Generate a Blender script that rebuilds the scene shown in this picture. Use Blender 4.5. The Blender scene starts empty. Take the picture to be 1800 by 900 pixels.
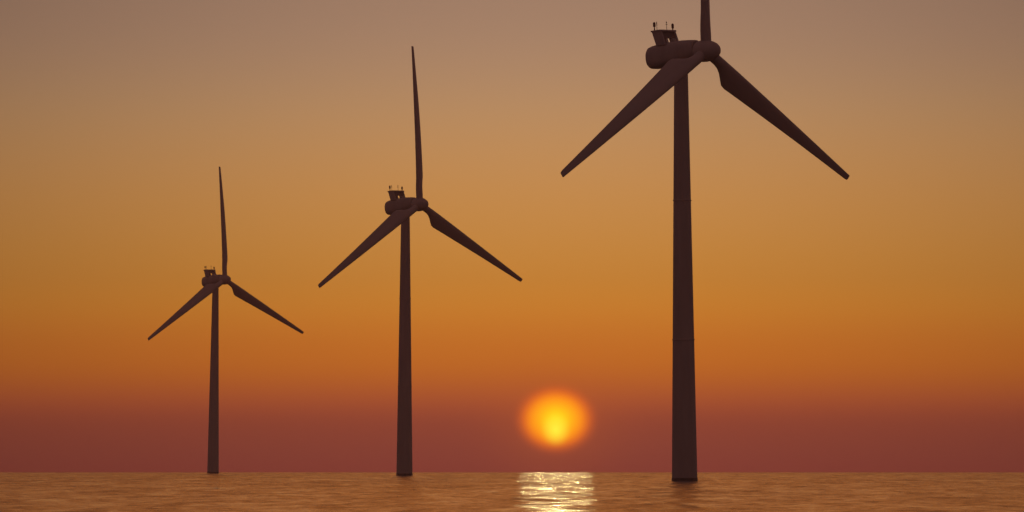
import bpy, bmesh, math, random
import numpy as np
from mathutils import Matrix, Vector

random.seed(4)
S = bpy.context.scene
COL = S.collection
EYE = 3.73               # metres above the water
RE = 7.43e6              # earth radius with ordinary refraction
F = 18470.0              # focal length in photo pixels (1800 wide)
HORIZ = 812.0            # eye level row in the photograph

# ------------------------------------------------------------------ helpers
def link(name, me, mat=None, parent=None, smooth=True):
    o = bpy.data.objects.new(name, me)
    COL.objects.link(o)
    if mat: me.materials.append(mat)
    if parent: o.parent = parent
    if smooth:
        me.polygons.foreach_set('use_smooth', [True]*len(me.polygons))
    return o

def mesh(name, verts, faces):
    me = bpy.data.meshes.new(name)
    me.from_pydata([tuple(v) for v in verts], [], faces)
    bm = bmesh.new(); bm.from_mesh(me)
    bmesh.ops.recalc_face_normals(bm, faces=bm.faces)
    bm.to_mesh(me); bm.free()
    return me

def loft(rings, cap=True):
    """list of equal-length rings -> verts, faces"""
    n = len(rings[0]); v = []; f = []
    for r in rings: v += list(r)
    for i in range(len(rings)-1):
        for k in range(n):
            k2 = (k+1) % n
            f.append((i*n+k, i*n+k2, (i+1)*n+k2, (i+1)*n+k))
    if cap:
        f.append(tuple(range(n))[::-1])
        f.append(tuple((len(rings)-1)*n+k for k in range(n)))
    return v, f

def ring_z(r, z, n=48, cx=0, cy=0):
    return [(cx+r*math.cos(2*math.pi*k/n), cy+r*math.sin(2*math.pi*k/n), z) for k in range(n)]

def lathe_z(prof, n=48, cx=0, cy=0):
    return loft([ring_z(r, z, n, cx, cy) for r, z in prof])

def join(*parts):
    V = []; Fc = []
    for v, f in parts:
        b = len(V); V += list(v); Fc += [tuple(b+i for i in q) for q in f]
    return V, Fc

def box(x0, x1, y0, y1, z0, z1, shear=0.0, zref=0.0):
    """box whose y runs back with height (shear metres per metre)"""
    v = []
    for z in (z0, z1):
        s = shear*(z-zref)
        v += [(x0, y0+s, z), (x1, y0+s, z), (x1, y1+s, z), (x0, y1+s, z)]
    return v, [(0,3,2,1), (4,5,6,7), (0,1,5,4), (1,2,6,5), (2,3,7,6), (3,0,4,7)]

def bevel(o, w, seg=2, ang=35):
    m = o.modifiers.new('bevel', 'BEVEL'); m.width = w; m.segments = seg
    m.limit_method = 'ANGLE'; m.angle_limit = math.radians(ang)
    o.data.set_sharp_from_angle(angle=math.radians(40)) if hasattr(o.data, 'set_sharp_from_angle') else None

# ---------------------------------------------------------------- materials
def nodes(m):
    m.use_nodes = True
    return m.node_tree.nodes, m.node_tree.links

def paint(name, col, rough=0.45, var=0.12, scale=0.35, streak=True):
    m = bpy.data.materials.new(name); n, l = nodes(m)
    b = n['Principled BSDF']
    tc = n.new('ShaderNodeTexCoord'); mp = n.new('ShaderNodeMapping')
    mp.inputs['Scale'].default_value = (1, 1, 0.12 if streak else 1)
    ns = n.new('ShaderNodeTexNoise'); ns.inputs['Scale'].default_value = scale
    ns.inputs['Detail'].default_value = 6; ns.inputs['Roughness'].default_value = 0.6
    rp = n.new('ShaderNodeValToRGB')
    rp.color_ramp.elements[0].position = .3; rp.color_ramp.elements[1].position = .75
    rp.color_ramp.elements[0].color = [c*(1-var) for c in col]+[1]
    rp.color_ramp.elements[1].color = [min(1, c*(1+var*.5)) for c in col]+[1]
    l.new(tc.outputs['Object'], mp.inputs['Vector']); l.new(mp.outputs[0], ns.inputs['Vector'])
    l.new(ns.outputs['Fac'], rp.inputs[0]); l.new(rp.outputs[0], b.inputs['Base Color'])
    b.inputs['Roughness'].default_value = rough
    return m

M_PAINT = paint('grey_turbine_paint', (.42, .40, .39), .5, .16, .5)
M_BLADE = paint('grey_blade_paint', (.40, .38, .37), .42, .12, .4)
M_DARK = paint('dark_metal', (.08, .075, .07), .5, .2, 2.0, False)
M_GRILLE = paint('radiator_metal', (.16, .15, .15), .55, .3, 3.0, False)
M_WET = paint('wet_algae_steel', (.045, .04, .035), .35, .4, 1.2, False)
M_LAMP = paint('dark_red_lamp_glass', (.10, .02, .015), .2, .1, 2.0, False)

# --------------------------------------------------------------------- sea
def build_sea():
    rs = [0.0, 1, 3, 8, 20, 45, 90, 160, 250, 350, 450, 550, 620, 680]
    r = 700.0
    while r < 8600:
        rs.append(r); r += max(1.2, r*0.0011)
    rs = np.array(rs)
    half = math.radians(3.7); da = 2.6e-4
    fine = np.arange(-half, half+1e-9, da)
    coarse = np.linspace(half, 2*math.pi-half, 92)[1:-1]
    az = np.concatenate([fine, coarse]); nA = len(az); nR = len(rs)
    dr = np.gradient(rs)
    A, Rr = np.meshgrid(az, rs[1:])
    X = (Rr*np.sin(A)).ravel(); Y = (Rr*np.cos(A)).ravel()
    dR = np.repeat(dr[1:], nA)
    dl = np.gradient(az); dl[len(fine)-1:] = 0.07; dl[0] = da
    dL = (Rr*dl[None, :]).ravel()
    Z = -(X*X+Y*Y)/(2*RE)
    rng = np.random.default_rng(11)
    RR = Rr.ravel()
    def add(kx, ky, amp, ph):
        lx = 2*math.pi/max(abs(kx), 1e-6); ly = 2*math.pi/max(abs(ky), 1e-6)
        fade = np.clip((ly/dR-3)/3, 0, 1)*np.clip((lx/dL-3)/3, 0, 1)
        s = fade > 0
        Z[s] += amp*fade[s]*np.sin(kx*X[s]+ky*Y[s]+ph)
    NW = 110
    for i in range(NW):
        # short crested: long along the view, short across it
        lx = 6*(60/6)**rng.random(); ly = 22*(260/22)**rng.random()
        ly = max(ly, lx*1.5)
        kx = 2*math.pi/lx*rng.choice((-1, 1)); ky = 2*math.pi/ly
        slope = WAVE_SLOPE*math.sqrt(2/NW)
        add(kx, ky, min(slope/ky, .022), rng.random()*6.283)
    verts = np.empty((1+len(X), 3), np.float32)
    verts[0] = 0; verts[1:, 0] = X; verts[1:, 1] = Y; verts[1:, 2] = Z
    nr = nR-1
    i = np.arange(nr-1)[:, None]; j = np.arange(nA)[None, :]; j2 = (j+1) % nA
    q = np.stack([1+i*nA+j, 1+i*nA+j2, 1+(i+1)*nA+j2, 1+(i+1)*nA+j], -1).reshape(-1, 4)[:, ::-1]
    jj = np.arange(nA)
    t = np.stack([np.zeros(nA, int), 1+(jj+1) % nA, 1+jj], -1)
    me = bpy.data.meshes.new('sea')
    nv = len(verts); nq = len(q); nt = len(t)
    me.vertices.add(nv); me.vertices.foreach_set('co', verts.ravel())
    me.loops.add(nq*4+nt*3)
    me.loops.foreach_set('vertex_index', np.concatenate([q.ravel(), t.ravel()]).astype(np.int32))
    me.polygons.add(nq+nt)
    st = np.concatenate([np.arange(nq)*4, nq*4+np.arange(nt)*3]).astype(np.int32)
    me.polygons.foreach_set('loop_start', st)
    me.polygons.foreach_set('use_smooth', np.ones(nq+nt, bool))
    me.update(calc_edges=True); me.validate()
    o = bpy.data.objects.new('sea', me); COL.objects.link(o)
    o['kind'] = 'structure'
    m = bpy.data.materials.new('sea_water'); n, l = nodes(m)
    b = n['Principled BSDF']
    b.inputs['Base Color'].default_value = (.02, .022, .02, 1)
    b.inputs['IOR'].default_value = 1.33
    tc = n.new('ShaderNodeTexCoord')
    prev = None; fac = None
    def mm(op, p, q):
        x = n.new('ShaderNodeMath'); x.operation = op
        for i, v in enumerate((p, q)):
            if isinstance(v, (int, float)): x.inputs[i].default_value = v
            else: l.new(v, x.inputs[i])
        return x.outputs[0]
    for sx, sy, d, wgt in ((1.1, .13, .006, .27), (.48, .055, .014, .28), (.2, .017, .042, .28), (.09, .005, .12, .22)):
        mp = n.new('ShaderNodeMapping'); mp.inputs['Scale'].default_value = (sx, sy, 1)
        mp.inputs['Location'].default_value = (37.3*sx, 11.7, 0)
        ns = n.new('ShaderNodeTexNoise'); ns.inputs['Scale'].default_value = 1
        ns.inputs['Detail'].default_value = 3; ns.inputs['Roughness'].default_value = .6
        l.new(tc.outputs['Object'], mp.inputs[0]); l.new(mp.outputs[0], ns.inputs['Vector'])
        bp = n.new('ShaderNodeBump'); bp.inputs['Strength'].default_value = BUMP; bp.inputs['Distance'].default_value = d
        l.new(ns.outputs['Fac'], bp.inputs['Height'])
        if prev: l.new(prev, bp.inputs['Normal'])
        prev = bp.outputs[0]
        t = mm('MULTIPLY', mm('SUBTRACT', ns.outputs['Fac'], .5), wgt*4)
        fac = t if fac is None else mm('ADD', fac, t)
    l.new(prev, b.inputs['Normal'])
    rr = n.new('ShaderNodeMapRange'); rr.inputs['From Min'].default_value = -.5; rr.inputs['From Max'].default_value = .5
    rr.inputs['To Min'].default_value = ROUGH[0]; rr.inputs['To Max'].default_value = ROUGH[1]
    l.new(fac, rr.inputs[0]); l.new(rr.outputs[0], b.inputs['Roughness'])
    me.materials.append(m)
    return o

HAZE = 5.5e-5
WAVE_SLOPE = 0.0025
ROUGH = (.08, .31)
BUMP = 0.75
build_sea()

# --------------------------------------------------------------- turbine
HUB = 90.08; OVER = 7.1; TILT = 0.02; BLADE = 52.6; BEND = 0.785

def blade_mesh():
    N = 28; rings = []
    st = [0.9, 1.6, 2.4, 3.3, 4.3, 5.4, 6.5, 7.6, 8.8, 10, 11.5, 13.5, 16, 19, 22.5, 26, 30, 34, 38, 42, 45.5, 48.5, 50.5, 51.8, 52.4, BLADE]
    for r in st:
        u = min(1, max(0, (r-2.8)/(9.6-2.8))); w = u*u*(3-2*u)          # circle -> aerofoil
        ch = 2.25+(4.75-2.25)*w if r < 9.6 else 4.75+(1.28-4.75)*((r-9.6)/(BLADE-9.6))**0.97
        if r > 52: ch *= .93 if r < 52.5 else .8
        th = 2.25+(1.8-2.25)*w if r < 9.6 else 1.8+(.16-1.8)*((r-9.6)/(BLADE-9.6))**0.8
        lead = -1.125                                                   # straight leading edge
        tl = lead+.45*(max(0, r-9.6)/(BLADE-9.6))
        tw = math.radians(14+16*max(0, 1-r/34)*w)
        pts = []
        for k in range(N):
            a = 2*math.pi*k/N
            cx = .5*(1-math.cos(a)); s = 1 if a < math.pi else -1
            yt = 5*(.2969*math.sqrt(max(cx, 0))-.126*cx-.3516*cx*cx+.2843*cx**3-.1036*cx**4)
            ya = s*yt*th*(1.0 if s > 0 else .8)
            xa = tl+cx*ch
            xc = 1.125*-math.cos(a); yc = 1.125*math.sin(a)
            x = xc*(1-w)+xa*w; y = yc*(1-w)+ya*w
            X = x*math.cos(tw)-y*math.sin(tw); Y = x*math.sin(tw)+y*math.cos(tw)
            pts.append((X, Y+BEND*(r/BLADE)**2, r))
        rings.append(pts)
    return mesh('blade', *loft(rings))

def super_ring(y, cx, cz, hw, hh, p=3.2, n=40):
    out = []
    for k in range(n):
        a = 2*math.pi*k/n; c, s = math.cos(a), math.sin(a)
        out.append((cx+hw*math.copysign(abs(c)**(2/p), c), y, cz+hh*math.copysign(abs(s)**(2/p), s)))
    return out

def nacelle_mesh():
    # y runs to the rear; rounded tail, slightly slimmer neck behind the hub
    st = [(-4.6, .15, 1.75, 1.75, 2.2), (-4.2, .15, 1.95, 1.95, 2.4), (-3.0, .12, 2.15, 2.1, 2.8), (-1.0, .05, 2.35, 2.3, 3.2),
          (2.0, -.12, 2.45, 2.45, 3.2), (5.0, -.3, 2.45, 2.5, 3.2), (6.9, -.42, 2.4, 2.45, 3.0), (7.8, -.45, 2.25, 2.3, 2.8),
          (8.25, -.46, 1.95, 2.0, 2.5), (8.5, -.47, 1.5, 1.5, 2.3)]
    return mesh('nacelle', *loft([super_ring(y, 0, z, hw, hh, p) for y, z, hw, hh, p in st]))

def hub_mesh():
    prof = [(1.85, 2.35), (2.15, 1.9), (2.3, 1.0), (2.3, 0), (2.2, -.9), (1.92, -1.75), (1.6, -2.5), (1.25, -2.95), (.8, -3.25), (.35, -3.4), (.05, -3.44)]
    return mesh('hub', *loft([super_ring(y, 0, 0, r, r, 2.0, 40) for r, y in prof]))

TOWER_Z = [-4, 0, 29.7, 58.9, 87.6]
def tower_r(z):
    return 2.68+(1.43-2.68)*max(0, min(1, z/87.6))**1.02
def tower_mesh():
    zs = [-4, -.5]+[87.6*k/24 for k in range(25)]
    return mesh('tower', *lathe_z([(tower_r(z), z) for z in zs], 64))

def flange_mesh(z):
    r = tower_r(z)
    return mesh('flange', *lathe_z([(r-.05, z-.14), (r+.03, z-.12), (r+.15, z-.05), (r+.15, z+.05), (r+.03, z+.12), (r-.05, z+.14)], 64))

def band_mesh():
    r = tower_r(0)
    return mesh('waterline_band', *lathe_z([(r+.03, -3.5), (r+.07, -3.3), (r+.07, .62), (r+.03, .72)], 64))

def door_mesh():
    v, f = [], []
    r = tower_r(4)
    pts = []
    for z in (3.0, 5.3):
        for a in (-.19, -.06, .06, .19):
            for d in (-.03, .06):
                an = math.radians(-128)+a
                pts.append(((r+d)*math.cos(an), (r+d)*math.sin(an), z))
    idx = lambda iz, ia, d: iz*8+ia*2+d
    for ia in range(3):
        f.append((idx(0, ia, 1), idx(0, ia+1, 1), idx(1, ia+1, 1), idx(1, ia, 1)))
        f.append((idx(0, ia, 0), idx(1, ia, 0), idx(1, ia+1, 0), idx(0, ia+1, 0)))
        f.append((idx(0, ia, 0), idx(0, ia+1, 0), idx(0, ia+1, 1), idx(0, ia, 1)))
        f.append((idx(1, ia, 0), idx(1, ia, 1), idx(1, ia+1, 1), idx(1, ia+1, 0)))
    f.append((idx(0, 0, 0), idx(0, 0, 1), idx(1, 0, 1), idx(1, 0, 0)))
    f.append((idx(0, 3, 0), idx(1, 3, 0), idx(1, 3, 1), idx(0, 3, 1)))
    return mesh('door', pts, f)

def make_turbine():
    root = bpy.data.objects.new('wind_turbine', None); COL.objects.link(root)
    root.empty_display_size = 5
    tw = link('tower', tower_mesh(), M_PAINT, root)
    for z in (29.7, 58.9):
        link('flange', flange_mesh(z), M_PAINT, tw)
    link('waterline_band', band_mesh(), M_WET, tw)
    link('door', door_mesh(), M_PAINT, tw, False)
    Mt = Matrix.Translation((0, -OVER, HUB)) @ Matrix.Rotation(-TILT, 4, 'X')
    # nacelle, its frame at the tower top
    Mn = Matrix.Translation((0, 0, HUB)) @ Matrix.Rotation(-0.075, 4, 'X')
    nac = link('nacelle', nacelle_mesh(), M_PAINT, root); nac.matrix_basis = Mn
    bevel(nac, .06)
    # yaw collar between tower and nacelle
    yb = link('yaw_collar', mesh('yaw_collar', *lathe_z([(1.5, 87.0), (1.75, 87.2), (1.75, 88.3), (1.5, 88.5)], 48)), M_PAINT, tw)
    # cooler rising from the nacelle tail, leaning backwards
    sh = .33; zr = 1.9
    y0, y1, top = 2.2, 4.7, 5.05
    cheeks = join(box(-2.42, -1.95, y0, y1, 1.75, top-.35, sh, zr), box(1.95, 2.42, y0, y1, 3.45, top-.35, sh, zr), box(1.95, 2.42, y0, y0+.4, 1.75, 3.45, sh, zr), box(1.0, 1.96, y0+.36, y0+.85, 1.75, 3.45, sh, zr),
                  box(-.95, -.3, y0+.5, y0+1.0, 1.9, top-.4, sh, zr), box(.62, .9, y0+.5, y0+1.0, 1.9, 3.4, sh, zr),
                  box(-1.96, 1.96, y0+.2, y1-.2, 1.75, 2.1, sh, zr))
    cf = link('cooler_frame', mesh('cooler_frame', *cheeks), M_PAINT, nac, False); bevel(cf, .05)
    link('radiator', mesh('radiator', *join(box(-1.95, 1.95, y0+.35, y0+.9, 3.3, top-.36, sh, zr),
                                             box(-1.95, -.28, y0+1.1, y1-.5, 2.2, 3.4, sh, zr))), M_GRILLE, nac, False)
    rf = link('cooler_roof', mesh('cooler_roof', *join(box(-2.55, 2.55, y0-.12, y1+.12, top-.35, top, sh, zr))), M_PAINT, nac, False); bevel(rf, .05)
    yt = y0+sh*(top-zr)
    for (x, dy, q) in ((-1.9, 2.0, .72), (2.15, .45, .35)):
        link('aviation_light', mesh('aviation_light', *lathe_z([(.14, top-.02), (.11, top+q), (.2, top+q+.03), (.27, top+q+.15), (.27, top+q+.85), (.2, top+q+1.0), (.06, top+q+1.08)], 20, x, yt+dy)), M_LAMP, nac)
    for (x, dy) in ((-1.0, 2.1), (.75, .9)):
        link('anemometer', mesh('anemometer', *join(lathe_z([(.06, top-.02), (.05, top+1.5), (.12, top+1.52), (.12, top+1.62), (.03, top+1.95)], 10, x, yt+dy),
             box(x-.35, x+.35, yt+dy-.03, yt+dy+.03, top+1.2, top+1.27))), M_DARK, nac, False)
    hb = link('hub', hub_mesh(), M_PAINT, root); hb.matrix_basis = Mt
    bm_ = blade_mesh(); bm_.materials.append(M_BLADE)
    for k in range(3):
        b = link('blade', bm_, None, root)
        b['k'] = k
    return root, Mt

ROOT, MT = make_turbine()

def copy_tree(o, parent=None):
    c = o.copy(); COL.objects.link(c)
    if parent:
        mb = o.matrix_basis.copy(); c.parent = parent; c.matrix_basis = mb
    for ch in list(o.children): copy_tree(ch, c)
    return c

SPOTS = [(2204., 1203.5, 47.72, -.36, -.50, 'largest nearest wind turbine right of the setting sun, its upper blade cut by the frame'),
         (3493., 711.0, 42.68, -2.01, .20, 'middle-sized wind turbine between the smallest turbine and the setting sun'),
         (4887., 374.5, 39.15, -2.84, .75, 'smallest farthest wind turbine at the left, its foot touching the sea horizon')]
roots = [ROOT]+[copy_tree(ROOT) for _ in SPOTS[1:]]
for r, (D, bx, yaw, dl, lean, lab) in zip(roots, SPOTS):
    x = (bx-900)/F*D
    r.location = (x, D, -(x*x+D*D)/(2*RE))
    r.rotation_euler = (Matrix.Rotation(math.radians(lean), 3, 'Y') @ Matrix.Rotation(math.radians(yaw), 3, 'Z')).to_euler()
    r['label'] = lab; r['category'] = 'wind turbine'; r['group'] = 'wind turbines standing in the sea'
    for b in r.children:
        if 'k' in b.keys():
            b.matrix_basis = MT @ Matrix.Rotation(math.radians(dl)+b['k']*2*math.pi/3, 4, 'Y')
            del b['k']

# ------------------------------------------------------------------- sky
SUN_PX, SUN_PY = 977.0, 738.0
SUN_AZ = (SUN_PX-900)/F; SUN_EL = (HORIZ-SUN_PY)/F
W = bpy.data.worlds.new('World'); S.world = W; W.use_nodes = True
nt = W.node_tree; n = nt.nodes; l = nt.links
n.clear()
def val(v):
    x = n.new('ShaderNodeValue'); x.outputs[0].default_value = v; return x.outputs[0]
def mth(op, a, b=None, c=None, clamp=False):
    x = n.new('ShaderNodeMath'); x.operation = op; x.use_clamp = clamp
    for i, q in enumerate((a, b, c)):
        if q is None: continue
        if isinstance(q, (int, float)): x.inputs[i].default_value = q
        else: l.new(q, x.inputs[i])
    return x.outputs[0]
def ramp(fac, stops, interp='EASE'):
    x = n.new('ShaderNodeValToRGB'); cr = x.color_ramp; cr.interpolation = interp
    while len(cr.elements) < len(stops): cr.elements.new(.5)
    for e, (p, c) in zip(cr.elements, sorted(stops)):
        e.position = p; e.color = (*c, 1)
    l.new(fac, x.inputs[0]); return x
def lin(c): return tuple(((v/255+.055)/1.055)**2.4 if v > 10 else v/255/12.92 for v in c)
def mix(fac, a, b, mode='MIX'):
    x = n.new('ShaderNodeMix'); x.data_type = 'RGBA'; x.blend_type = mode; x.clamp_factor = True
    if isinstance(fac, (int, float)): x.inputs[0].default_value = fac
    else: l.new(fac, x.inputs[0])
    for i, q in ((6, a), (7, b)):
        if isinstance(q, tuple): x.inputs[i].default_value = (*q, 1)
        else: l.new(q, x.inputs[i])
    return x.outputs[2]
tc = n.new('ShaderNodeTexCoord'); sp = n.new('ShaderNodeSeparateXYZ'); l.new(tc.outputs['Generated'], sp.inputs[0])
az = mth('ARCTAN2', sp.outputs[0], sp.outputs[1]); el = mth('ARCSINE', sp.outputs[2])
# colour of the dusk sky by elevation above the eye level; unseen warm stops above the frame are added to colour the sea
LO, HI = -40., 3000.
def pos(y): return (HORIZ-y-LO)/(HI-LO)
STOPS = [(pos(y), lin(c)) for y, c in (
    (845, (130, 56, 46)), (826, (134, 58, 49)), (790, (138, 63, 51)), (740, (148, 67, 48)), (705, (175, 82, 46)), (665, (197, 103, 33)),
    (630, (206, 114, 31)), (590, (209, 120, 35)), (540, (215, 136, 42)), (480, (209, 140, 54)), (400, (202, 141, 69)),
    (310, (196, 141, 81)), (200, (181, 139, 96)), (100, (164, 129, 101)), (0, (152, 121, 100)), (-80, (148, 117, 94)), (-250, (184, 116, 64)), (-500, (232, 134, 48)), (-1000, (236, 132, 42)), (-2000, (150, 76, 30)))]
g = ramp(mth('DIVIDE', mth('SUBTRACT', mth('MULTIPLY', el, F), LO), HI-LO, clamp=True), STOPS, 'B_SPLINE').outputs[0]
# brightness falls away on both sides of the sun's azimuth
da = mth('SUBTRACT', az, SUN_AZ)
q = mth('DIVIDE', da, .078); fall = mth('ADD', mth('DIVIDE', 1.0, mth('ADD', 1.0, mth('MULTIPLY', q, q))), .0)
fe = mth('POWER', mth('DIVIDE', 1.0, mth('ADD', 1.0, mth('POWER', mth('DIVIDE', mth('MAXIMUM', mth('SUBTRACT', el, .08), 0.0), .12), 2.0))), 1.0)
fall = mth('MULTIPLY', fall, fe)
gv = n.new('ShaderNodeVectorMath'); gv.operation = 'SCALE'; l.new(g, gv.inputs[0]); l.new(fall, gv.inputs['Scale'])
# soft sun low over the water, flattened by refraction
dx = mth('DIVIDE', mth('MULTIPLY', da, F), 66.0)
ye = mth('MULTIPLY', mth('SUBTRACT', el, SUN_EL), F)
dy = mth('DIVIDE', mth('SUBTRACT', ye, 1.5), 56.0)
r1 = mth('SQRT', mth('ADD', mth('MULTIPLY', dx, dx), mth('MULTIPLY', dy, dy)))
yc = mth('DIVIDE', mth('ADD', ye, 17.0), 30.0); xc = mth('DIVIDE', mth('MULTIPLY', da, F), 26.0)
r2 = mth('SQRT', mth('ADD', mth('MULTIPLY', xc, xc), mth('MULTIPLY', yc, yc)))
sunc = ramp(mth('DIVIDE', r1, 1.5, clamp=True), [(0, lin((255, 218, 6))), (.16, lin((255, 202, 6))), (.32, lin((255, 168, 8))), (.48, lin((252, 132, 12))), (.62, lin((232, 102, 22))), (.78, lin((200, 82, 32))), (.9, lin((170, 74, 42)))], 'B_SPLINE').outputs[0]
core = mth('SUBTRACT', 1.0, mth('SMOOTH_MIN', r2, 1.0, .3), clamp=True)
sunc = mix(core, sunc, (1.0, .90, .045))
mr = n.new('ShaderNodeMapRange'); mr.interpolation_type = 'SMOOTHERSTEP'
l.new(r1, mr.inputs[0]); mr.inputs[1].default_value = .52; mr.inputs[2].default_value = 1.3; mr.inputs[3].default_value = 1; mr.inputs[4].default_value = 0
halo = mth('MULTIPLY', mth('EXPONENT', mth('MULTIPLY', mth('MULTIPLY', r1, r1), -.45)), .35)
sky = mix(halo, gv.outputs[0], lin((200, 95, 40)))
sv = n.new('ShaderNodeVectorMath'); sv.operation = 'SCALE'; l.new(sunc, sv.inputs[0]); sv.inputs['Scale'].default_value = 1.27
sky = mix(mr.outputs[0], sky, sv.outputs[0])
# the high dome and the sky behind the viewer: a Nishita dusk, dim
ni = n.new('ShaderNodeTexSky'); ni.sky_type = 'NISHITA'; ni.sun_disc = False
ni.sun_elevation = SUN_EL; ni.sun_rotation = SUN_AZ; ni.dust_density = 4; ni.air_density = 1.2; ni.ozone_density = .6
nv = n.new('ShaderNodeVectorMath'); nv.operation = 'SCALE'; l.new(ni.outputs[0], nv.inputs[0]); nv.inputs['Scale'].default_value = .012
dome = n.new('ShaderNodeVectorMath'); dome.operation = 'ADD'; l.new(nv.outputs[0], dome.inputs[0]); dome.inputs[1].default_value = (.072, .032, .032)
far = mth('SUBTRACT', 1.0, mth('MAXIMUM', mth('MULTIPLY', fall, 1.6), 0.0), clamp=True)
dv = n.new('ShaderNodeVectorMath'); dv.operation = 'SCALE'; l.new(dome.outputs[0], dv.inputs[0]); l.new(far, dv.inputs['Scale'])
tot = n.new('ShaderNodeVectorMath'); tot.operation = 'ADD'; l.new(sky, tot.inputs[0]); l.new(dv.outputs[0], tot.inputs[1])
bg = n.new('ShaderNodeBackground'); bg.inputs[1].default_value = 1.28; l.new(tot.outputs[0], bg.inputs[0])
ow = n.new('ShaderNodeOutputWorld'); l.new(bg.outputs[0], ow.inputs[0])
W.cycles.sampling_method = 'MANUAL'; W.cycles.sample_map_resolution = 2048

# the air over the sea
hz = link('haze', mesh('haze', *box(-9500, 9500, -9500, 9500, -16, 170)), None, None, False)
hz['kind'] = 'stuff'
mh = bpy.data.materials.new('haze_air'); hn, hl = nodes(mh)
hn.remove(hn['Principled BSDF']); pv = hn.new('ShaderNodeVolumePrincipled')
pv.inputs['Color'].default_value = (.97, .66, .74, 1); pv.inputs['Density'].default_value = HAZE; pv.inputs['Anisotropy'].default_value = .8
hl.new(pv.outputs[0], hn['Material Output'].inputs['Volume']); hz.data.materials.append(mh)
hz.visible_shadow = True

# sun lamp: the same low sun, almost spent
sd = bpy.data.lights.new('sun', 'SUN'); sd.energy = .0088; sd.angle = .0070; sd.color = (1, .82, .37)
so = bpy.data.objects.new('sun', sd); COL.objects.link(so)
dirv = Vector((math.sin(SUN_AZ)*math.cos(SUN_EL), math.cos(SUN_AZ)*math.cos(SUN_EL), math.sin(SUN_EL)))
so.rotation_euler = dirv.to_track_quat('Z', 'Y').to_euler(); so.location = (20, 0, 60)

# ---------------------------------------------------------------- camera
cam = bpy.data.cameras.new('camera'); co = bpy.data.objects.new('camera', cam); COL.objects.link(co)
cam.sensor_width = 36; cam.lens = F/1800*36; cam.clip_start = 1; cam.clip_end = 60000
co.location = (0, 0, EYE)
co.rotation_euler = (math.pi/2+math.atan((HORIZ-450)/F), 0, 0)
S.camera = co

S.view_settings.view_transform = 'Standard'; S.view_settings.look = 'None'
S.view_settings.exposure = 0; S.view_settings.gamma = 1
S.render.engine = 'CYCLES'
S.cycles.max_bounces = 5; S.cycles.use_denoising = True
